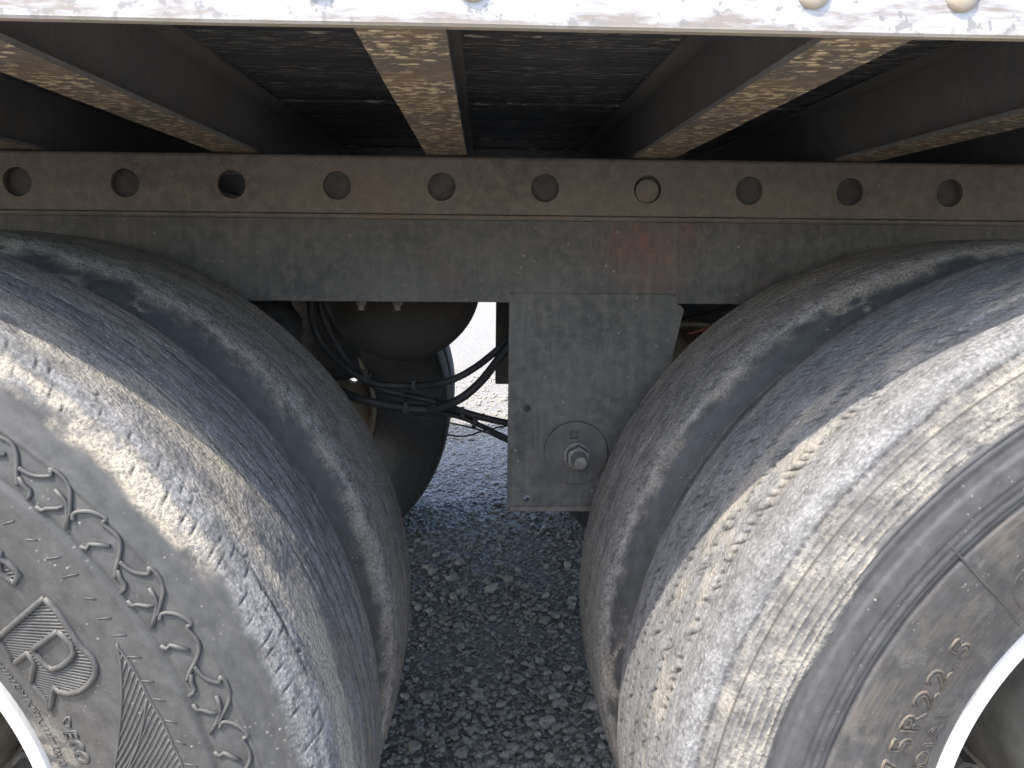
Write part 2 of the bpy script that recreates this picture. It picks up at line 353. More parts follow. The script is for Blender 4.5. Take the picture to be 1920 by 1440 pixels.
HOSES=[
('air_hose', 0.0064, [(-0.3027, 1.42, 0.8912), (-0.3033, 1.42, 0.8725), (-0.3017, 1.42, 0.833), (-0.286, 1.42, 0.7941), (-0.2538, 1.42, 0.7636), (-0.2183, 1.42, 0.7387), (-0.1852, 1.42, 0.7242), (-0.1356, 1.42, 0.7205), (-0.0934, 1.42, 0.7245), (-0.0512, 1.42, 0.7364), (-0.0099, 1.42, 0.7589), (0.0264, 1.42, 0.7871), (0.0435, 1.42, 0.8074), (0.0804, 1.42, 0.8421)]) ,
('air_hose', 0.0062, [(-0.29, 1.44, 0.8904), (-0.2906, 1.44, 0.8714), (-0.2812, 1.44, 0.8342), (-0.2652, 1.44, 0.7919), (-0.2412, 1.44, 0.7551), (-0.2138, 1.44, 0.7297), (-0.1773, 1.44, 0.7121), (-0.1319, 1.44, 0.6983), (-0.0862, 1.44, 0.6865), (-0.0246, 1.44, 0.6677), (0.0454, 1.44, 0.6518), (0.0939, 1.44, 0.6428)]) ,
('air_hose', 0.0078, [(-0.2692, 1.4, 0.7205), (-0.2357, 1.4, 0.7082), (-0.2029, 1.4, 0.6996), (-0.1559, 1.4, 0.6881), (-0.1124, 1.4, 0.6805), (-0.0791, 1.4, 0.6854), (-0.0372, 1.4, 0.7059), (-0.0012, 1.4, 0.7368), (0.0261, 1.4, 0.7705), (0.043, 1.4, 0.7925), (0.0746, 1.4, 0.8343)]) ,
('air_hose', 0.0062, [(-0.1635, 1.46, 0.6835), (-0.1053, 1.46, 0.6736), (-0.0647, 1.46, 0.6676), (-0.01, 1.46, 0.6566), (0.046, 1.46, 0.6475), (0.1053, 1.46, 0.6384)]) ,
('air_hose', 0.0048, [(-0.1429, 1.45, 0.6755), (-0.0869, 1.45, 0.6675), (-0.0386, 1.45, 0.6555), (0.0051, 1.45, 0.6374), (0.0459, 1.45, 0.6201), (0.1052, 1.45, 0.5946)]) ,
('cable', 0.0015, [(-0.158, 1.41, 0.6803), (-0.1353, 1.41, 0.6696), (-0.0933, 1.41, 0.6461), (-0.0626, 1.41, 0.6363), (-0.0288, 1.41, 0.6334), (-0.0009, 1.41, 0.6393), (0.0445, 1.41, 0.6493), (0.0918, 1.41, 0.6593)]) ,
('cable', 0.0016, [(-0.1216, 1.43, 0.6665), (-0.0809, 1.43, 0.6567), (-0.038, 1.43, 0.6448), (0.005, 1.43, 0.6338), (0.0454, 1.43, 0.6177), (0.0939, 1.43, 0.5996)]) ,
('cable', 0.0012, [(-0.1328, 1.4, 0.7171), (-0.112, 1.4, 0.7162), (-0.0922, 1.4, 0.7115), (-0.0828, 1.4, 0.6999), (-0.0838, 1.4, 0.6931), (-0.1, 1.4, 0.6863)]) ,
('copper_tube', 0.0028, [(0.3543, 1.36, 0.8249), (0.3726, 1.36, 0.8314), (0.3972, 1.36, 0.8408), (0.4366, 1.36, 0.854)]) ,
('brake_hose', 0.004, [(0.3162, 1.4, 0.8386), (0.3503, 1.4, 0.8445), (0.3749, 1.4, 0.8494), (0.4031, 1.4, 0.8581), (0.4349, 1.4, 0.8706), (0.4667, 1.4, 0.8841)]) ,
('wire', 0.001, [(0.3279, 1.34, 0.8503), (0.331, 1.34, 0.8413), (0.3419, 1.34, 0.8232), (0.3553, 1.34, 0.8104), (0.3783, 1.34, 0.7913)]) ,
]
TIES= [(-0.2089, 1.42, 0.7338), (-0.1241, 1.42, 0.7186), (-0.1361, 1.4, 0.6824), (-0.0366, 1.45, 0.6626), (-0.0148, 1.45, 0.6455)]

# ---------------------------------------------------------------- the setting: ground
mb = MB(); ext = 400.; ys = [-400, -6, 0, 6, 12, 400]; xs = [-400, -6, 0, 6, 400]
for j in range(len(ys)-1):
    for i in range(len(xs)-1):
        mb.add([(xs[i], ys[j], 0), (xs[i+1], ys[j], 0), (xs[i+1], ys[j+1], 0), (xs[i], ys[j+1], 0)], [(0, 1, 2, 3)])
ground = tag(mb.build('ground', MT['ground']), 'grey gravel yard under and beyond the trailer', kind='structure')

# ---------------------------------------------------------------- the trailer
CY = 1.815                                     # centre line of the trailer
def mir(y): return 2*CY-y
AX, AXZ = (-0.6195, 0.6594), 0.468             # axle positions
X0, X1 = -6.0, 3.2
trailer = bpy.data.objects.new('semi_trailer', None); COL.objects.link(trailer)
trailer.location = (0, CY, 0)
tag(trailer, 'white-railed semi trailer with rusty underframe and worn dual tyres on gravel', 'trailer')
inv = Matrix.Translation((0, -CY, 0))
def part(o): o.parent = trailer; o.matrix_parent_inverse = inv; return o

# --- side rails, rivets, wall panels and roof
CMX = [-0.054+0.3055*k for k in range(-19, 11)]
for s in (0, 1):
    f = (lambda p: Vector(p)) if s == 0 else (lambda p: Vector((p[0], mir(p[1]), p[2])))
    prof = [(.5212, 1.0968), (.5200, 1.0985), (.5200, 1.235), (.5215, 1.237), (.5280, 1.237), (.5280, 1.1010), (.5276, 1.0980), (.5262, 1.0964)]
    m = MB(); n = 60; xx = np.linspace(X0, X1, n+1); v = []; fc = []
    L = len(prof)
    for x in xx:
        for y, z in prof:
            jz = (fbm(np.array([x*9.]), np.array([3.+s]), 5)[0]-.5)*.0016 if z < 1.1 else 0
            v.append(f((x, y, z+jz)))
    for i in range(n):
        for k in range(L): fc.append((i*L+k, i*L+(k+1) % L, (i+1)*L+(k+1) % L, (i+1)*L+k))
    fc += [tuple(range(L)), tuple(range(n*L, n*L+L))]
    m.add(v, fc); rail = part(m.build('side_rail', MT['siderail'], angle=30))
    rail['label'] = 'white scuffed lower side rail with rivets'
    m = MB(); m.lathe_y([(.0105, 0), (.0100, -.0014), (.0078, -.0027), (.004, -.0034), (.0005, -.0036)], 20)
    rm = None
    for cx in CMX:
        for d in (-.047, .047):
            if s == 1 and abs(cx) > 1.5: continue
            if rm is None:
                r0 = m.build('rivet', MT['rivet'], rail, smooth=True); rm = r0.data; o = r0
            else: o = link('rivet', rm, None, rail)
            o.location = f((cx+d, .5197, 1.1215)); o.rotation_euler.z = math.pi*s
            o['label'] = 'round rivet head on the white rail'
    m = MB()
    a, b = (f((X0, .512, 1.240)), f((X1, .530, 3.05)))
    m.box((X0, min(a.y, b.y), 1.240), (X1, max(a.y, b.y), 3.05)); part(m.build('wall_panel', MT['wall']))
m = MB(); m.box((X0, .52, 3.053), (X1, mir(.52), 3.08)); part(m.build('roof', MT['wall']))

# --- crossmembers (I beams) and deck boards
cm = None; y0, y1 = .5290, mir(.5290)
for cx in CMX:
    if cm is None:
        m = MB(); w2 = .0292
        sec = [(-w2, 1.1000), (w2, 1.1000), (w2, 1.1050), (.003, 1.1072), (.003, 1.193), (w2, 1.195), (w2, 1.200), (-w2, 1.200), (-w2, 1.195), (-.003, 1.193), (-.003, 1.1072), (-w2, 1.1050)]
        n = 90; L = len(sec); v = []; fc = []
        for i in range(n+1):
            y = y0+(y1-y0)*i/n
            for k, (x, z) in enumerate(sec):
                jx = (fbm(np.array([y*26.]), np.array([k*3.3]), 9)[0]-.5)*.0022 if abs(x) > .01 else 0
                v.append((x+jx, y, z))
        for i in range(n):
            for k in range(L): fc.append((i*L+k, i*L+(k+1) % L, (i+1)*L+(k+1) % L, (i+1)*L+k))
        fc += [tuple(range(L)), tuple(range(n*L, n*L+L))]
        m.add(v, fc); o = part(m.build('crossmember', MT['cross'])); cm = o.data
        cm.materials.append(MT['web'])
        for p in cm.polygons:
            if max(cm.vertices[q].co.z for q in p.vertices) > 1.1055 or abs(p.normal.z) < .7: p.material_index = 1
    else: o = part(link('crossmember', cm, None))
    o.location.x = cx
    o['label'] = 'rust-flaked steel crossmember under the deck'
db = None; k = 0; y = .5295
while y < mir(.60):
    if db is None:
        m = MB(); m.box((X0, 0, 1.2015), (X1, .137, 1.232)); o = m.build('deck_board', MT['deck'], bevel=.002); db = o
    else:
        o = link('deck_board', db.data, None); md = o.modifiers.new('bevel', 'BEVEL'); md.width = .002; md.segments = 2
    part(o); o.location = (0.37*math.sin(k*2.1), y, .0022*math.sin(k*1.7)); y += .1395; k += 1

# --- body rails with pin holes, slider frame, hangers
HX = [-0.0613+0.1520*k for k in range(-12, 13)]
for s in (0, 1):
    Y = (lambda y: y) if s == 0 else mir
    def ybox(m, x0, ya, z0, x1, yb, z1): m.box((x0, min(Y(ya), Y(yb)), z0), (x1, max(Y(ya), Y(yb)), z1))
    m = MB(); holes = [circ(h, 1.0545, .0204, 28)[::-1] for h in HX]
    xa, xb = -2.1, 2.0
    m.plate([(xa, 1.0155), (xb, 1.0155), (xb, 1.0925), (xa, 1.0925)], holes, Y(1.2000), Y(1.2085))
    rail = part(m.build('slider_rail', MT['rail'])); rail['label'] = 'brown steel rail with a row of round pin holes'
    m = MB()                                    # rolled top edge and inward flange
    arc = [(1.2000, 1.0925)]+[(1.2060-.006*math.cos(a), 1.0925+.006*math.sin(a)) for a in (.4, .8, 1.2, 1.57)]+[(1.290, 1.0985), (1.290, 1.0925)]
    L = len(arc)
    m.add([(x, Y(y), z) for x in (xa, xb) for y, z in arc], [(k, (k+1) % L, L+(k+1) % L, L+k) for k in range(L)]+[tuple(range(L)), tuple(range(L, 2*L))])
    m.build('top_flange', MT['rail'], rail, angle=40)
    m = MB(); nn = 50; xs_ = np.linspace(xa, xb, nn+1); v = []; fc = []
    for x in xs_:
        j = (fbm(np.array([x*14.]), np.array([1.]), 3)[0]-.5)*.0012
        for y, z in ((1.1965, 1.0075+j), (1.1945, 1.0100+j), (1.1955, 1.0135+j), (1.2000, 1.0150), (1.2095, 1.0150), (1.2095, 1.0075+j)): v.append((x, Y(y), z))
    for i in range(nn):
        for k in range(6): fc.append((i*6+k, i*6+(k+1) % 6, i*6+6+(k+1) % 6, i*6+6+k))
    fc += [tuple(range(6)), tuple(range(nn*6, nn*6+6))]
    m.add(v, fc); m.build('bottom_lip', MT['rail'], rail, angle=30)
    # plate behind the holes; one hole is open above a dark slot
    for xl, xr in ((xa, -.3965), (-.3335, xb)):
        m = MB(); ybox(m, xl, 1.2112, 1.012, xr, 1.2210, 1.0905); m.build('backing_plate', MT['backing'], rail)
    m = MB(); ybox(m, -.396, 1.2112, 1.0690, -.334, 1.2210, 1.0905); m.build('backing_plate', MT['backing'], rail)
    m = MB(); m.tube([(0, -.010, 0), (0, .012, 0)], [.0180, .0180], 24); 
    px = HX[14] if s == 0 else HX[8]
    o = m.build('locking_pin', MT['rail'], rail, loc=(px-.001, Y(1.212), 1.0530), bevel=.002); o.rotation_euler = (.10, 0, .09)
    o['label'] = 'locking pin sitting askew in a rail hole'
    # slider box frame
    m = MB(); ybox(m, xa, 1.2014, .8865, xb, 1.2180, 1.0070); ybox(m, xa, 1.2180, .8865, xb, 1.2950, .8925); ybox(m, xa, 1.2180, .9990, xb, 1.2950, 1.0040)
    ybox(m, xa, 1.2950, .8865, xb, 1.3010, 1.0070)
    part(m.build('frame_rail', MT['frame'])) ['label'] = 'dark grey weathered frame rail with reddish stains'
    # hangers
    for hi, dx in enumerate((0., -1.279)):
        m = MB()
        rc = [(.2985+.006*math.cos(a), .8760+.0065*math.sin(a)) for a in (1.4, .9, .4, -.1, -.5)]
        pts = [(.0395, .8990), (.0385, .5650), (.0410, .5610), (.2330, .5610), (.2420, .5700)]+rc[::-1]+[(.2940, .8860), (.2940, .8990)]
        pts = [(x+dx, z) for x, z in pts]
        hol = [circ(.0683+dx, .7244, .0056, 18)[::-1], circ(.0688+dx, .5805, .0056, 18)[::-1]]
        m.plate(pts, hol if s == 0 else [], Y(1.2000), Y(1.2085))
        hb = part(m.build('hanger_bracket', MT['bracket'])); hb['label'] = 'steel hanger bracket plate with pivot bolt'
        m = MB(); ybox(m, .0425+dx, 1.1972, .5600, .2310+dx, 1.2000, .5680); m.build('bottom_edge', MT['rail'], hb, bevel=.001)
        m = MB(); m.tube([(.041+dx+.01*q, Y(1.2024), .8988+.0004*math.sin(q*1.9)) for q in range(26)], .0030, 8); m.build('weld_bead', MT['bracket'], hb, smooth=True)
        m = MB(); ybox(m, .1000+dx, 1.2900, .5900, .2700+dx, 1.2980, .8865); m.build('rear_plate', MT['dark'], hb)
        # eccentric washer, nut and bolt
        sg = -1 if s == 0 else 1
        cxw, czw = .1441+dx, .6558
        m = MB(); sq = [(-.0035+cxw+a, .0285+czw+b) for a, b in ((-.0058, -.0058), (-.0058, .0058), (.0058, .0058), (.0058, -.0058))]
        yf = Y(1.2000)
        m.plate(circ(cxw, czw, .0490, 56), [sq], yf, yf+sg*.0075); m.build('washer', MT['bracket'], hb, bevel=.0012)
        m = MB(); m.tube([(cxw+.002, yf+sg*.0070, czw-.004), (cxw+.002, yf+sg*.0110, czw-.004)], .0215, 28); m.build('washer', MT['bolt'], hb, bevel=.0008)
        m = MB(); m.tube([(0, 0, 0), (0, sg*.019, 0)], .0188, 6); m.build('nut', MT['bolt'], hb, loc=(cxw+.002, yf+sg*.0112, czw-.004), bevel=.0014).rotation_euler.y = .3
        m = MB(); pr = [(0, 0), (.0125, 0)]
        for q in range(8): pr += [(.0112, sg*(.002+q*.0028)), (.0102, sg*(.0034+q*.0028))]
        pr += [(.0095, sg*.026), (.006, sg*.0268), (.0005, sg*.0262)]
        m.lathe_y(pr, 20); m.build('bolt', MT['bolt'], hb, loc=(cxw+.002, yf+sg*.030, czw-.004), angle=40)
    # trailing arms
    for ax in AX:
        m = MB(); v = []
        for x, z0_, z1_ in ((ax-.56, .610, .700), (ax-.40, .600, .705), (ax-.12, .535, .640), (ax+.16, .530, .600)):
            for yy in (1.2300, 1.2850):
                v += [(x, Y(yy), z0_), (x, Y(yy), z1_)]
        fc = []
        for i in range(3):
            b = i*4; fc += [(b, b+1, b+5, b+4), (b+2, b+6, b+7, b+3), (b, b+4, b+6, b+2), (b+1, b+3, b+7, b+5)]
        fc += [(0, 2, 3, 1), (12, 13, 15, 14)]
        m.add(v, fc); part(m.build('trailing_arm', MT['dark'], bevel=.004))
    # nuts under the frame
    if s == 0:
        for bx in (-.1914, -.1347):
            m = MB(); m.tube([(bx, 1.262, .8866), (bx, 1.262, .8770)], .0085, 6); m.tube([(bx, 1.262, .8768), (bx, 1.262, .8690)], .0050, 10)
            o = part(m.build('frame_bolt', MT['rail'])); o['label'] = 'bolt end hanging under the frame rail'

# --- axles, cross tubes, air tank, air springs
for ax in AX:
    m = MB(); m.tube([(ax, .80, AXZ), (ax, mir(.80), AXZ)], .0635, 24); part(m.build('axle', MT['dark'], smooth=True))
    for Yc in (1.42, mir(1.42)):
        m = MB(); zc = .60
        pr = [(.02, .615), (.085, .615), (.095, .64), (.092, .67), (.108, .70), (.118, .735), (.112, .765), (.108, .775), (.119, .80), (.118, .84), (.10, .865), (.10, .885), (.02, .885)]
        n = 32; v = [(ax+.18+r*math.cos(2*math.pi*k/n), Yc+r*math.sin(2*math.pi*k/n), z) for r, z in pr for k in range(n)]
        fc = [(i*n+k, i*n+(k+1) % n, (i+1)*n+(k+1) % n, (i+1)*n+k) for i in range(len(pr)-1) for k in range(n)]
        m.add(v, fc); part(m.build('air_spring', MT['hose'], smooth=True))
for cx in (-1.05, -.20, 1.15):
    m = MB(); m.box((cx, 1.302, .905), (cx+.10, mir(1.302), .985)); part(m.build('cross_tube', MT['dark'], bevel=.004))
m = MB(); pr = [(.0005, .008), (.05, .010), (.10, .016), (.135, .026), (.1475, .040), (.1500, .055), (.1500, .55), (.135, .58), (.08, .60), (.0005, .605)]
m.lathe_y(pr, 64); tk = part(m.build('air_tank', MT['tank'], angle=35)); tk.location = (-.158, 1.490-0, .900)
tk['label'] = 'round dark air tank hung behind the frame rail'
for q in (.12, .46):
    m = MB(); m.lathe_y([(.1506, q), (.1535, q+.001), (.1535, q+.034), (.1506, q+.035)], 64); m.build('tank_strap', MT['dark'], tk)

# --- hoses and cables
for nm, r, pts in HOSES:
    pp = spline(pts, 7)
    pp = [(x, y+.010*math.sin(i*.21+len(pp)), z) for i, (x, y, z) in enumerate(pp)]
    m = MB(); m.tube(pp, r, 12); o = part(m.build(nm, MT['copper'] if nm == 'copper_tube' else MT['hose'], smooth=True))
    if nm == 'copper_tube': o['label'] = 'short reddish copper tube behind the hanger'
for (x, y, z), rr, hh in zip(TIES, (.012, .009, .0105, .010, .010), (.010, .007, .010, .006, .006)):
    m = MB(); m.tube([(x-hh*.6, y, z+.001), (x+hh*.6, y, z-.001)], rr, 12); m.box((x-.003, y-rr-.004, z+rr*.3), (x+.003, y-rr*.2, z+rr+.006)); part(m.build('cable_tie', MT['dark']))

# ---------------------------------------------------------------- wheels
P0 = [(.515, 0), (.5145, .05), (.513, .09), (.509, .107), (.500, .118), (.485, .126), (.46, .135), (.42, .14), (.38, .136), (.34, .122), (.31, .106), (.285, .095)]
def base_profile():
    p = [(r, -y) for r, y in P0[::-1]]+[(r, y) for r, y in P0[1:]]
    for _ in range(3):
        q = [p[0]]
        for a, b in zip(p[:-1], p[1:]): q += [(a[0]*.75+b[0]*.25, a[1]*.75+b[1]*.25), (a[0]*.25+b[0]*.75, a[1]*.25+b[1]*.75)]
        q.append(p[-1]); p = q
    return np.array(p)
PB = base_profile(); PS_ = np.r_[0, np.cumsum(np.hypot(*np.diff(PB, axis=0).T))]; SC = PS_[-1]/2
def ysurf(r):                                   # front sidewall depth at radius r
    k = PB[:, 1] < -.05; a = PB[k]; i = np.argsort(a[:, 0]); return np.interp(r, a[i, 0], a[i, 1])
def sc_at_r(r):
    k = (PB[:, 1] < -.05); i = np.argsort(PB[k][:, 0]); return np.interp(r, PB[k][i, 0], PS_[k][i])-SC

def nicks(u, sc, p, c0, ln, wd, slope=0., prob=.8, seed=0, jit=.25):
    k = np.round(u/p).astype(np.int64); hk = _h(k, k*0+3, seed); h2 = _h(k, k*0+7, seed); h3 = _h(k, k*0+11, seed)
    dv = sc-c0-(h2-.5)*ln*.5; du = u-(k+(hk-.5)*jit)*p-slope*dv
    return gs(du, wd*(.6+.7*h3))*gs(dv, ln*.5*(.6+.8*h2))*(h3 < prob)

def ridge_rings(sc, r, specs):
    h = 0
    for rr, w_, d in specs: h = h+d*gs(sc-sc_at_r(rr), w_)
    return h

def style_lo(th, u, sc, r, yy):
    fr = yy < .06; e = (fbm(u*18, sc*30, 1)-.5)*.014; e2 = (fbm(u*90, sc*90, 2)-.5)*.008
    q = sc+e+e2
    R = ss(-.138, -.127, q)*(1-.5*ss(.10, .125, sc))
    R = R*(.62+.38*ss(.3, .6, fbm(u*22, sc*60, 5)))
    G = .95*band(sc+e, -.140, -.120, .004)*ss(.52, .66, th+.25*(fbm(u*14, sc*14, 8)-.5))*(1-ss(1.02, 1.15, th))*ss(.34, .5, fbm(u*26, sc*30, 6))
    G = np.maximum(G, .88*band(sc+e*.7, -.100, -.028, .010)*(1-.45*ss(.6, 1.0, th))*ss(.25, .55, fbm(u*14, sc*26, 7)))
    G = np.maximum(G, .35*ss(-.02, .03, sc)*ss(.45, .65, fbm(u*9, sc*22, 21)))
    A = .8*(1-ss(.22, .42, th))*ss(-.09, -.02, sc)*ss(.50, .60, fbm(u*3.5, sc*150, 9))
    G = np.maximum(G, .40*(1-ss(sc_at_r(.300), sc_at_r(.330), sc+e*1.2))*(1-ss(.33, .5, th))*ss(.42, .6, fbm(u*60, sc*80, 12)))
    B = 0*R*u; h = 0*R*u
    n = nicks(u, sc, .0165, -.126, .009, .0010, .5, .8, 3, .5)
    n2 = nicks(u, sc, .0235, -.112, .006, .0014, .6, .7, 4, .6)+nicks(u, sc, .031, -.103, .005, .002, -.5, .5, 6, .6)
    crk = gs(sc+.107+.004*(fbm(u*24, u*0+2, 31)-.5), .0011)*ss(.45, .55, fbm(u*7, u*0+9, 32))*(1-ss(.45, .6, th))
    cuts = nicks(u, sc, .045, -.055, .02, .0009, -2., .35, 15)
    grv = 0
    for c0, a in ((-.030, .6), (-.008, .7), (.014, .9), (.038, .8), (.060, .9), (.082, .8)):
        w0 = c0+.003*(fbm(u*8, u*0+c0*99, 41)-.5)
        grv = grv+a*gs(sc-w0, .0020)*ss(.32, .50, fbm(u*5, u*0+c0*50, 42))
    fine = fbm(u*220, sc*220, 50, 3)-.5
    tread = ss(-.135, -.12, sc)
    h = h-.0016*np.clip(n+n2, 0, 1)-.0016*crk-.0012*np.clip(grv, 0, 1)-.0012*np.clip(cuts, 0, 1)
    h = h+tread*(.0016*(fbm(u*60, sc*90, 51)-.5)+.0010*fine)+.0018*ss(-.104, -.098, sc)*band(sc, -.1, .2, .002)*0
    h = h-.0010*gs(sc+.117, .004)
    h = h+(1-tread)*ridge_rings(sc, r, ((.4610, .0012, .0015), (.4655, .004, .0006), (.4845, .003, .0010), (.2985, .0014, .0008), (.4000, .0200, .0004)))
    h = h+.0016*(1-ss(sc_at_r(.4300), sc_at_r(.4325), sc))*(yy < 0)-.0010*gs(sc-sc_at_r(.4335), .0010)
    h = h+(1-tread)*(.0005*(fbm(u*12, sc*20, 52)-.5)+.00022*fine)
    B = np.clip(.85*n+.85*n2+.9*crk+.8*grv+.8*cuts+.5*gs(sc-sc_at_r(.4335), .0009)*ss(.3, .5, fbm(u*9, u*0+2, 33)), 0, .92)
    return h, R, G, B, A

def style_ro(th, u, sc, r, yy):
    e = (fbm(u*24, sc*34, 61)-.5)*.020; e2 = (fbm(u*80, sc*80, 62)-.5)*.008
    edge = sc_at_r(.4485)+.010*(ss(2.62, 2.45, th))+.006*(np.floor(u*9) % 2)*0
    rad = fbm(u*130, sc*80, 63, 3); con = fbm(u*60, sc*120, 64, 3); blot = fbm(u*30, sc*40, 65)
    on = ss(-.0012, .0012, sc-edge+.010*(fbm(u*16, u*0+4, 66)-.5)+.003*(fbm(u*120, u*0+2, 67)-.5))
    R = ss(-.140, -.118, sc+e+e2)*(.72+.28*ss(.3, .6, fbm(u*14, sc*70, 68)))
    R = np.maximum(R, on*(.20+.42*ss(.40, .66, .35*rad+.65*blot)))
    G = on*(1-ss(-.134, -.120, sc+e))*(.14+.50*ss(.40, .64, .22*con+.33*rad+.45*fbm(u*55, sc*55, 88)))*(.5+.5*ss(.35, .6, blot))
    G = np.maximum(G, .60*band(sc+.5*e, -.074, -.01, .008)*ss(.38, .62, fbm(u*26, sc*44, 69)))
    G = np.maximum(G, .8*band(sc, -.139, -.133, .002)*ss(.45, .6, fbm(u*12, sc*9, 70)))
    G = np.maximum(G, .45*ss(.05, .09, sc)*ss(.5, .62, fbm(u*12, sc*40, 71)))
    A = .62*(1-ss(-.2, -.192, sc-sc_at_r(.402)-.198))*(yy < 0)*(.25+.75*ss(.36, .60, fbm(u*26, sc*34, 72)))
    G = np.maximum(G, .20*(sc < sc_at_r(.398))*ss(.5, .68, fbm(u*36, sc*40, 73)))
    n = 0
    for c0, a in ((-.069, 1.), (-.036, .9), (-.002, .9), (.030, .8), (.058, .7)):
        n = n+a*nicks(u, sc, .0095, c0, .0085, .0017, .5, .8, int(1000*(c0+1)))
        n = n+a*nicks(u, sc, .041, c0-.002, .018, .0019, .8, .6, int(1700*(c0+1)))
    grv = gs(sc+.0665, .0009)*.5*ss(.4, .6, fbm(u*9, u*0+3, 74))+.9*gs(sc-.084-.003*(fbm(u*9, u*0+1, 75)-.5), .0017)*ss(.35, .5, fbm(u*6, u*0+8, 76))
    sg = gs(sc+.1265+.0015*(fbm(u*40, u*0+5, 77)-.5), .0013)*ss(.10, .45, fbm(u*110, u*0+6, 78))
    fine = fbm(u*220, sc*220, 50, 3)-.5; tread = ss(-.135, -.12, sc)
    h = -.0018*np.clip(n, 0, 1)-.0014*np.clip(grv, 0, 1)-.0022*sg
    h = h+.0012*band(sc, -.066, .084, .0012)*tread
    h = h+tread*(.0016*(fbm(u*50, sc*80, 51)-.5)+.0010*fine)
    rr = ((.4510, .0007, .0010), (.4790, .0007, .0010), (.4905, .0008, .0009), (.4555, .0009, .0015), (.4620, .0009, .0014), (.4690, .0009, .0013), (.4745, .0008, .0010))
    rings = ridge_rings(sc, r, rr)
    h = h+rings
    G = np.maximum(G, np.clip(rings*600, 0, .85)*on*ss(.3, .55, fbm(u*30, sc*10, 89)))
    def stp(r0, d, w_=.0008): return d*(1-ss(sc_at_r(r0)-w_, sc_at_r(r0)+w_, sc))*(yy < 0)
    h = h+stp(.4845, .0020)+stp(.4480, -.0010)+stp(.4385, .0016, .0016)+stp(.4225, -.0012, .0014)
    h = h+ridge_rings(sc, r, ((.4185, .0010, .0010), (.4120, .0010, .0012), (.4040, .0016, -.0022), (.2960, .0018, .0012)))
    h = h+(1-tread)*(.0004*(fbm(u*20, sc*30, 52)-.5)+on*.0009*fine+.00015*fine)
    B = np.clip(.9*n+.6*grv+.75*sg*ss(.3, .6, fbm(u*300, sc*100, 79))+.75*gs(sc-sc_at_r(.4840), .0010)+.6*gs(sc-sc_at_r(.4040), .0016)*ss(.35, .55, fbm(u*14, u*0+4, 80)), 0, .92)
    A = A*(1-.0*B)
    return h, R, G, B, A

def style_in(seed):
    def fn(th, u, sc, r, yy):
        e = (fbm(u*11, sc*20, seed+1)-.5)*.022; e2 = (fbm(u*70, sc*70, seed+2)-.5)*.012
        tongue = .026*ss(.66, .74, fbm(u*13+4*sc, 5+sc*38, seed+3))
        q = sc+e*.7+e2+tongue
        R = ss(-.124, -.110, sc+e*.4+e2)*(.80+.20*ss(.3, .62, fbm(u*18, sc*60, seed+4)))*(1-.25*ss(.1, .13, sc))
        G = .70*band(q, -.128, -.108, .006)*ss(.32, .60, fbm(u*20, sc*24, seed+5))
        G = np.maximum(G, .50*ss(-.11, -.06, sc)*ss(.40, .62, fbm(u*9, sc*30, seed+6)))
        A = .5*ss(-.02, .03, sc)*ss(.5, .64, fbm(u*4, sc*90, seed+7))+.35*ss(.9, 1.4, np.abs(th-(1.57 if seed < 200 else 1.57))*0+.0)
        n = nicks(u, sc, .0165, -.101, .007, .0011, .5, .85, seed+8)+.8*nicks(u, sc, .05, .01, .03, .0016, 3., .5, seed+9)
        grv = 0
        for c0, a in ((-.055, .5), (-.01, .8), (.030, .9), (.07, .9)):
            grv = grv+a*gs(sc-c0-.004*(fbm(u*7, u*0+c0*90, seed+10)-.5), .0017)*ss(.36, .56, fbm(u*5, u*0+c0*60, seed+11))
        fine = fbm(u*180, sc*180, seed+12, 3)-.5; tread = ss(-.118, -.1, sc)
        h = -.0018*np.clip(n, 0, 1)-.0016*np.clip(grv, 0, 1)+tread*(.0018*(fbm(u*45, sc*80, seed+13)-.5)+.0011*fine)
        h = h+.0008*np.clip(G-.3, 0, 1)+ridge_rings(sc, r, ((.4700, .0009, .0008), (.4640, .0008, .0006)))
        G = np.maximum(G, .35*gs(sc-sc_at_r(.4700), .0012)*ss(.3, .5, fbm(u*12, u*0+7, seed+14)))
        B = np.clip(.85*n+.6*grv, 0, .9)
        return h, R, G, B, A
    return fn

def style_far(th, u, sc, r, yy):
    R = .7*ss(-.1, -.09, np.abs(sc)*-1)*(.5+.5*fbm(u*10, sc*60, 91)); R = .7*(np.abs(sc) < .112)*(.4+.6*fbm(u*8, sc*70, 91))
    grv = 0
    for c0 in (-.07, -.03, .01, .05, .09): grv = grv+gs(sc-c0, .004)
    return -.003*np.clip(grv, 0, 1), R, .3*R, .5*np.clip(grv, 0, 1), 0*R

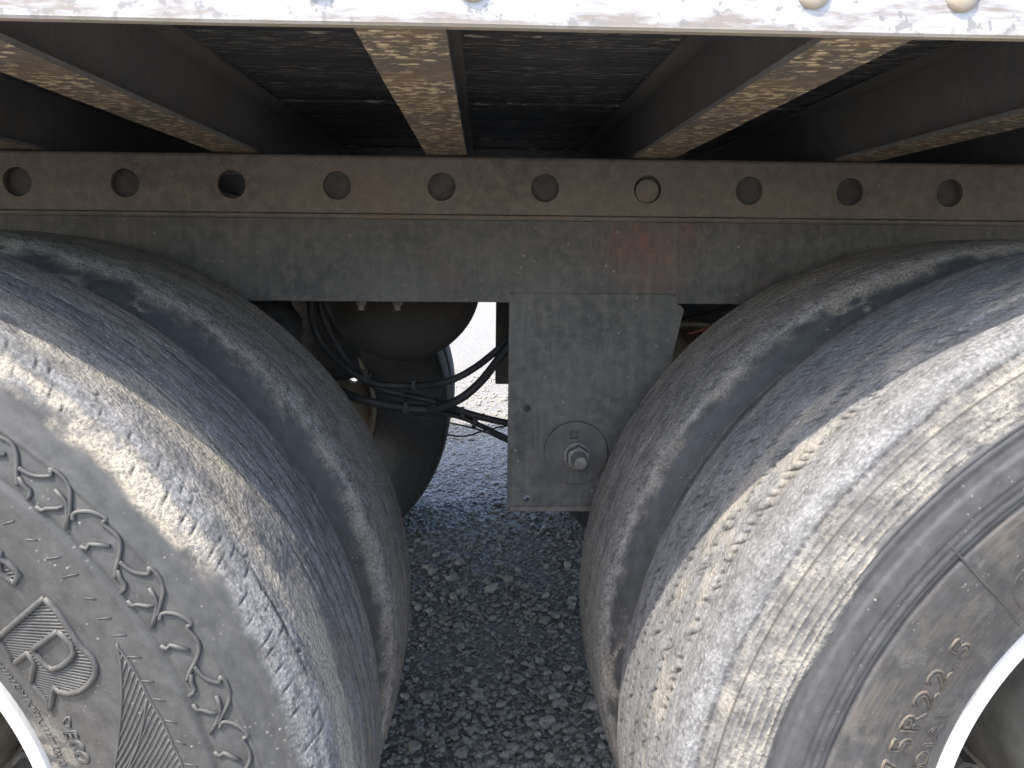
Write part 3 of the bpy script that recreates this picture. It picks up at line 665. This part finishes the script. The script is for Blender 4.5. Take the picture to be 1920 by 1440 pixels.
def make_tyre(parent, loc, style, mat, dense, dth, steps):
    # rows along the profile
    ssw, stw, sbk = steps; s = [0.]
    while s[-1] < PS_[-1]-1e-6:
        c = s[-1]-SC; r_ = np.interp(s[-1], PS_, PB[:, 0])
        st = sbk if c > .13 else (ssw if r_ < .44 and c < 0 else stw)
        s.append(s[-1]+st)
    s = np.array(s); s *= PS_[-1]/s[-1]
    r = np.interp(s, PS_, PB[:, 0]); yy = np.interp(s, PS_, PB[:, 1]); sc = s-SC
    tr = np.gradient(r, s); ty = np.gradient(yy, s); l = np.hypot(tr, ty); nr, ny = ty/l, -tr/l
    a, b = dense
    nd = int((b-a)/dth); nc = int((2*math.pi-(b-a))/.03)
    th = np.r_[np.linspace(a, b, nd, endpoint=False), np.linspace(b, a+2*math.pi, nc, endpoint=False)]
    TH = th[:, None]; U = TH*.515
    h, R, G, B, A = [np.broadcast_to(q, (len(th), len(s))) for q in style(TH, U, sc[None], r[None], yy[None])]
    # grooves fade out on the bead side so that the tyre closes
    rr = r[None]+nr[None]*h; y2 = yy[None]+ny[None]*h
    V = np.stack([rr*np.cos(TH), y2, rr*np.sin(TH)], -1).reshape(-1, 3).astype(np.float32)
    nt, ns = len(th), len(s)
    I = np.arange(nt)[:, None]; J = np.arange(ns-1)[None]; I2 = (I+1) % nt
    F = np.stack([I*ns+J, I*ns+J+1, I2*ns+J+1, I2*ns+J], -1).reshape(-1, 4).astype(np.int32)
    me = bpy.data.meshes.new('tyre')
    me.vertices.add(len(V)); me.vertices.foreach_set('co', V.ravel())
    me.loops.add(F.size); me.loops.foreach_set('vertex_index', F.ravel())
    me.polygons.add(len(F)); me.polygons.foreach_set('loop_start', np.arange(0, F.size, 4, dtype=np.int32))
    me.polygons.foreach_set('loop_total', np.full(len(F), 4, np.int32))
    me.update(calc_edges=True)
    uvl = me.uv_layers.new(name='uv'); thc = np.r_[th, th[0]+2*math.pi]
    fu = np.stack([np.broadcast_to(thc[I], (nt, ns-1)), np.broadcast_to(thc[I], (nt, ns-1)), np.broadcast_to(thc[I+1], (nt, ns-1)), np.broadcast_to(thc[I+1], (nt, ns-1))], -1)*.515
    fv = np.stack([np.broadcast_to(s[J], (nt, ns-1)), np.broadcast_to(s[J+1], (nt, ns-1)), np.broadcast_to(s[J+1], (nt, ns-1)), np.broadcast_to(s[J], (nt, ns-1))], -1)
    uvl.data.foreach_set('uv', np.stack([fu, fv], -1).astype(np.float32).ravel())
    ca = me.color_attributes.new('mask', 'FLOAT_COLOR', 'POINT')
    ca.data.foreach_set('color', np.stack([R, G, B, A], -1).astype(np.float32).ravel())
    me.polygons.foreach_set('use_smooth', [True]*len(F))
    return link('tyre', me, mat, parent, loc)

def make_wheel(x, y, sgn, mat, label=None):
    # sgn = +1: dish opens towards -y (outer wheel on the near side)
    m = MB(); g = sgn
    pr = [(.2830, -.0900), (.2838, -.0945), (.2815, -.0985), (.2765, -.1000), (.2715, -.0990), (.2685, -.0940), (.2670, -.0800), (.2620, -.0300), (.2520, .0300), (.2420, .0900), (.2260, .1380), (.2080, .1600),
          (.2040, .1665), (.2240, .1450), (.2440, .1050), (.2640, .0960), (.2740, .1000), (.2815, .0985), (.2830, .0900), (.2700, .0800), (.2640, .0300), (.2660, -.0300), (.2720, -.0750)]
    m.lathe_y([(r, g*yv) for r, yv in pr], 160, True)
    w_ = part(m.build('wheel', mat, angle=35)); w_.location = (x, y, AXZ)
    w_.data.materials.append(MT['barrel'])
    for p in w_.data.polygons:
        if math.hypot(p.center.x, p.center.z) < .2682: p.material_index = 1
    if label: w_['label'] = label
    m = MB(); hol = []
    for k in range(5):
        a = 2*math.pi*(k+.35)/5; c, s_ = math.cos(a), math.sin(a); e = []
        for q in range(20):
            t = 2*math.pi*q/20; du, dv = .020*math.cos(t), .036*math.sin(t)
            e.append(((.178+du)*c-dv*s_, (.178+du)*s_+dv*c))
        hol.append(e[::-1])
    m.plate(circ(0, 0, .2075, 80), hol, g*.1600, g*.1690); m.build('disc', mat, w_)
    return w_
def add_hub(w_, g):
    m = MB(); pr = [(.1600, .1590), (.1600, .1480), (.1180, .1440), (.1150, .06), (.1080, .030), (.0900, .010), (.0860, -.030), (.0700, -.052), (.0300, -.060), (.0005, -.0605)]
    m.lathe_y([(r, g*yv) for r, yv in pr], 64); m.build('hub', MT['hub'], w_, angle=30)
    nut = None
    for k in range(10):
        a = 2*math.pi*(k+.2)/10
        if nut is None:
            m = MB(); m.tube([(0, g*.148, 0), (0, g*.118, 0)], .0165, 6); m.tube([(0, g*.1178, 0), (0, g*.098, 0)], .0100, 12)
            o = m.build('lug_nut', MT['bolt'], w_, bevel=.0012); nut = o.data
        else: o = link('lug_nut', nut, None, w_)
        o.location = (.139*math.cos(a), 0, .139*math.sin(a))

YO, YI = .693, 1.0394
wl_o = make_wheel(AX[0], YO, 1, MT['wheel'], 'wheel with white rim and worn tyre with raised lettering'); add_hub(wl_o, 1)
wr_o = make_wheel(AX[1], YO, 1, MT['wheel'], 'wheel with white rim and chalky ribbed tyre marked 75R22.5'); add_hub(wr_o, 1)
wl_i = make_wheel(AX[0], YI, -1, MT['innerwheel']); wr_i = make_wheel(AX[1], YI, -1, MT['innerwheel'])
make_tyre(wl_o, (0, 0, 0), style_lo, MT['tyre_lo'], (-.12, 1.22), .00250, (.0017, .0015, .011))['label'] = 'dusty outer tyre with scrolled sidewall pattern'
make_tyre(wr_o, (0, 0, 0), style_ro, MT['tyre_ro'], (math.pi-1.22, math.pi+.12), .00250, (.0017, .0015, .011))['label'] = 'chalk-white outer tyre with concentric sidewall rings'
make_tyre(wl_i, (0, 0, 0), style_in(100), MT['tyre_in'], (-.25, 1.65), .0040, (.012, .0020, .012))['label'] = 'inner tyre with cracked tan mud on its shoulder'
make_tyre(wr_i, (0, 0, 0), style_in(300), MT['tyre_in'], (math.pi-1.65, math.pi+.25), .0040, (.012, .0020, .012))['label'] = 'inner tyre with a dusty tan band on its shoulder'
far = None
for ax in AX:
    for yy_, g in ((mir(YI), 1), (mir(YO), -1)):
        w_ = make_wheel(ax, yy_, g, MT['innerwheel'])
        if g < 0: add_hub(w_, -1)
        if far is None:
            o = make_tyre(w_, (0, 0, 0), style_far, MT['tyre_in'], (0, .5), .02, (.012, .004, .012)); far = o.data
        else: link('tyre', far, None, w_)

# ---------------------------------------------------------------- moulded marks on the sidewalls
def ridges(polys, rad, n=6, lift=0., raised=.0017):
    """half-sunk ridges following (theta, r) polylines on the front sidewall"""
    m = MB()
    for pl in polys:
        pts = []
        for i in range(len(pl)-1):
            (t0, r0), (t1, r1) = pl[i], pl[i+1]
            d = math.hypot((t1-t0)*.42, r1-r0); k = max(1, int(d/.005))
            for q in range(k): pts.append((t0+(t1-t0)*q/k, r0+(r1-r0)*q/k))
        pts.append(pl[-1])
        P = [(r_*math.cos(t), ysurf(r_)-lift-(raised if r_ < .431 else 0.), r_*math.sin(t)) for t, r_ in pts]
        P = [p for i, p in enumerate(P) if i == 0 or (Vector(p)-Vector(P[i-1])).length > 1e-5]
        if len(P) > 1: m.tube(P, rad, n)
    return m

def hatch(poly, holes, p0, p1, gap):
    """parallel strokes clipped to a (theta, r) polygon"""
    K = .36                                     # metres per radian, to work in a near flat chart
    loops = [[(t*K, r_) for t, r_ in L] for L in [poly]+holes]
    d = Vector(((p1[0]-p0[0])*K, p1[1]-p0[1])).normalized(); nrm = Vector((-d.y, d.x))
    allv = [Vector(q).dot(nrm) for L in loops for q in L]; o = []; c = min(allv)+gap*.5
    while c < max(allv):
        xs_ = []
        for L in loops:
            for i in range(len(L)):
                a, b = Vector(L[i]), Vector(L[(i+1) % len(L)]); da, db_ = a.dot(nrm)-c, b.dot(nrm)-c
                if (da < 0) != (db_ < 0):
                    q = a+(b-a)*(da/(da-db_)); xs_.append(q.dot(d))
        xs_.sort()
        for i in range(0, len(xs_)-1, 2):
            if xs_[i+1]-xs_[i] > .002:
                a = d*(xs_[i]+.0008)+nrm*c; b = d*(xs_[i+1]-.0008)+nrm*c
                o.append([(a.x/K, a.y), (b.x/K, b.y)])
        c += gap
    return o
def closed(L): return L+[L[0]]
def smooth2(L, sub=4): return [tuple(p) for p in spline(L, sub)]

def add_mark(name, polys, rad, wheel, mat, label=None, lift=.0):
    o = ridges(polys, rad, 6, lift, .0017 if wheel is wl_o else .0004).build(name, mat, wheel, smooth=True)
    if label: o['label'] = label
    return o
# scrolls: one moulded motif repeated round the sidewall
mot = [smooth2(l) if len(l) > 5 else l for l in MOTIF]
m = ridges(mot, .0018, 6, .0007)
sc_me = None
for k in range(-4, 26):
    a = .2135*k
    if sc_me is None:
        o = m.build('scroll_mark', MT['letter'], wl_o, smooth=True); sc_me = o.data
    else: o = link('scroll_mark', sc_me, None, wl_o)
    o.rotation_euler.y = a                      # positive turn about +y lowers theta
add_mark('raised_letter', [closed(R_OUT), closed(R_IN)], .0026, wl_o, MT['letter'], 'large outlined letter R with ribbed fill', .0004)
o = add_mark('letter_ribs', hatch(R_OUT, [R_IN], (.6553, .3366), (.576, .3834), .0027), .00105, wl_o, MT['letter'])
add_mark('raised_letter', [closed(E_OUT)], .0026, wl_o, MT['letter'], 'corner of a large ribbed letter above the R', .0004)
add_mark('letter_ribs', hatch(E_OUT, [], (.6553, .3366), (.576, .3834), .0027), .00105, wl_o, MT['letter'])
add_mark('leaf_mark', [closed(LEAF)], .0011, wl_o, MT['letter'], None, .0004)
add_mark('fan_outline', [closed(FAN)]+VEIN[:1], .0012, wl_o, MT['letter'], 'ribbed fan shape moulded into the sidewall', .0002)
add_mark('fan_ribs', hatch(FAN, [], (.2941, .3557), (.4076, .4046), .0036), .0011, wl_o, MT['letter'])
ticks = []
for k in range(-10, 60):
    t = .5-.0455*k+random.uniform(-.005, .005); hk = random.random()
    ticks.append([(t, .4095+.003*hk), (t-.0106-.004*hk, .4170+.004*random.random())])
add_mark('vent_ticks', ticks, .0006, wl_o, MT['letter'], None, .0003)

def glyphs(text, size):
    cu = bpy.data.curves.new('t', 'FONT'); cu.body = text; cu.size = size; cu.fill_mode = 'NONE'; cu.resolution_u = 3
    o = bpy.data.objects.new('t', cu); COL.objects.link(o); dg = bpy.context.evaluated_depsgraph_get()
    me = o.evaluated_get(dg).to_mesh(); vs = [v.co.copy() for v in me.vertices]; adj = {}
    for e in me.edges:
        a, b = e.vertices; adj.setdefault(a, []).append(b); adj.setdefault(b, []).append(a)
    loops = []; seen = set()
    for st in adj:
        if st in seen: continue
        L = [st]; seen.add(st); cur = st
        while True:
            nx = [q for q in adj[cur] if q not in seen]
            if not nx: break
            cur = nx[0]; seen.add(cur); L.append(cur)
        loops.append([(vs[i].x, vs[i].y) for i in L])
    o.evaluated_get(dg).to_mesh_clear(); bpy.data.objects.remove(o); bpy.data.curves.remove(cu)
    return loops
def letter(ch, tc, rb, size, rad, wheel, mat, lift=.0003, wide=1., slant=0.):
    L = glyphs(ch, size)
    if not L: return
    xs_ = [x for l in L for x, y in l]; cx = (min(xs_)+max(xs_))/2
    pol = [[(tc-((x-cx)*wide+y*slant)/(rb+size*.35), rb+y) for x, y in l] for l in L]
    pol = [closed(l) for l in pol]
    o = add_mark('raised_letter', pol, rad, wheel, mat, None, lift); o['label'] = 'raised character '+ch+' moulded in the tyre sidewall'
for ch, t in zip('75R22.5', (2.8860, 2.8260, 2.7600, 2.6990, 2.6400, 2.5990, 2.5560)):
    letter(ch, t, .3290, .034, .0016, wr_o, MT['letter_r'], .0010, wide=1.02)
for ch, t in zip('RADIAL', (2.976, 2.925, 2.8700, 2.8260, 2.7850, 2.7290)):
    letter(ch, t, .2995, .022, .0012, wr_o, MT['letter_r'], .0010, wide=1.05)
for ch, t in zip('ECO', (.3781, .3480, .3150)):
    letter(ch, t, .3165, .021, .0010, wl_o, MT['letter'], wide=.66)
add_mark('mould_seam', [SEAM], .0012, wr_o, MT['letter'], 'thin radial mould seam across the sidewall', .0006)
add_mark('moulded_arc', [smooth2(CIRC)], .0012, wr_o, MT['letter_r'], None, .0003)
# the worn-off small print beside the rim
tk_ = []
t = .62
while t > .16:
    a = random.uniform(-.006, .006); tk_.append([(t+a, .2950), (t-a, .3015)])
    if random.random() < .6: tk_.append([(t, random.choice((.2952, .2985, .3012))), (t-.010, random.choice((.2952, .2985, .3012)))])
    t -= random.uniform(.010, .016)
add_mark('small_print', tk_, .0005, wl_o, MT['letter'], 'illegible row of tiny moulded print by the rim', .0006)

# ---------------------------------------------------------------- gravel
def icos():
    bm = bmesh.new(); bmesh.ops.create_icosphere(bm, subdivisions=1, radius=1); bm.verts.ensure_lookup_table()
    v = np.array([q.co[:] for q in bm.verts]); f = np.array([[q.index for q in p.verts] for p in bm.faces]); bm.free(); return v, f
IV, IF = icos()
def rrot(n):
    q = rng.normal(size=(n, 4)); q /= np.linalg.norm(q, axis=1)[:, None]; a, b, c, d = q.T
    return np.stack([np.stack([1-2*(c*c+d*d), 2*(b*c-a*d), 2*(b*d+a*c)], -1), np.stack([2*(b*c+a*d), 1-2*(b*b+d*d), 2*(c*d-a*b)], -1), np.stack([2*(b*d-a*c), 2*(c*d+a*b), 1-2*(b*b+c*c)], -1)], -2)
nA, nB = 50000, 18000
yA = 1.02+3.7*rng.random(nA)**1.2; pa = np.stack([rng.uniform(-.45, .5, nA)*(.55+.45*yA)+.05, yA], -1)
pb = np.stack([rng.uniform(-2.4, 2.6, nB), rng.uniform(-.8, 6.5, nB)], -1)
pos = np.r_[pa, pb]; n = len(pos)
size = np.r_[np.clip(rng.lognormal(math.log(.0034), .46, nA), .0017, .0095), np.clip(rng.lognormal(math.log(.0075), .4, nB), .003, .018)]
size *= np.where(fbm(pos[:, 0]*5, pos[:, 1]*5, 3) < .45, .72, 1.1)
sh = size[:, None]*np.stack([rng.uniform(.85, 1.45, n), rng.uniform(.75, 1.1, n), rng.uniform(.5, .85, n)], -1)
var = IV[None]*(1+rng.uniform(-.26, .26, (24, 12, 1))); pick = rng.integers(0, 24, n)
Rz = rng.uniform(0, 2*math.pi, n); tilt = rng.normal(0, .3, (n, 2))
V = var[pick]*sh[:, None, :]
cz, sz = np.cos(Rz), np.sin(Rz)
ct, st_ = np.cos(tilt[:, 0]), np.sin(tilt[:, 0])
y_ = V[..., 1]*ct[:, None]-V[..., 2]*st_[:, None]; z_ = V[..., 1]*st_[:, None]+V[..., 2]*ct[:, None]
x_ = V[..., 0]*cz[:, None]-y_*sz[:, None]; y_ = V[..., 0]*sz[:, None]+y_*cz[:, None]
V = np.stack([x_+pos[:, :1], y_+pos[:, 1:], z_+(sh[:, 2]*rng.uniform(.1, .75, n))[:, None]], -1).reshape(-1, 3).astype(np.float32)
F = (IF[None]+12*np.arange(n)[:, None, None]).reshape(-1, 3).astype(np.int32)
me = bpy.data.meshes.new('gravel'); me.vertices.add(len(V)); me.vertices.foreach_set('co', V.ravel())
me.loops.add(F.size); me.loops.foreach_set('vertex_index', F.ravel()); me.polygons.add(len(F))
me.polygons.foreach_set('loop_start', np.arange(0, F.size, 3, dtype=np.int32)); me.polygons.foreach_set('loop_total', np.full(len(F), 3, np.int32)); me.update(calc_edges=True)
at = me.attributes.new('tone', 'FLOAT', 'POINT'); at.data.foreach_set('value', np.repeat(np.clip(rng.beta(2, 2.4, n), 0, 1), 12).astype(np.float32))
tag(link('gravel', me, MT['gravel']), 'small crushed grey gravel covering the yard', 'gravel', kind='stuff')
# the larger stones, each on its own
SM = []
for k in range(16):
    bm = bmesh.new(); bmesh.ops.create_icosphere(bm, subdivisions=2, radius=1)
    dirs = [Vector(rng.normal(size=3)).normalized() for _ in range(9)]; cut = [random.uniform(.42, .82) for _ in dirs]
    for v in bm.verts:
        c = v.co.copy()
        for d, q in zip(dirs, cut):
            t = c.dot(d)
            if t > q: c -= d*(t-q)
        v.co = Vector((c.x*1.25, c.y*.95, c.z*.72))*random.uniform(.97, 1.03)
    me = bpy.data.meshes.new('stone'); bm.to_mesh(me); bm.free(); me.materials.append(MT['stone']); SM.append(me)
placed = []; k = 0
while len(placed) < 300 and k < 9000:
    k += 1; y = 1.26+2.0*random.random()**1.5; hw = .10+.14*y
    x = random.uniform(-hw-.12, hw+.16)+.02; r_ = min(.0150, max(.0056, random.lognormvariate(math.log(.0078), .30)))
    if fbm(np.array([x*4.]), np.array([y*4.]), 12)[0] < .40: continue
    if any((x-a)**2+(y-b)**2 < (.95*(r_+c))**2 for a, b, c in placed): continue
    placed.append((x, y, r_))
    o = link('stone', SM[len(placed) % 16], None, ground, (x, y, r_*.42))
    o.scale = (r_,)*3; o.rotation_euler = (random.uniform(-.3, .3), random.uniform(-.3, .3), random.uniform(0, 6.28))
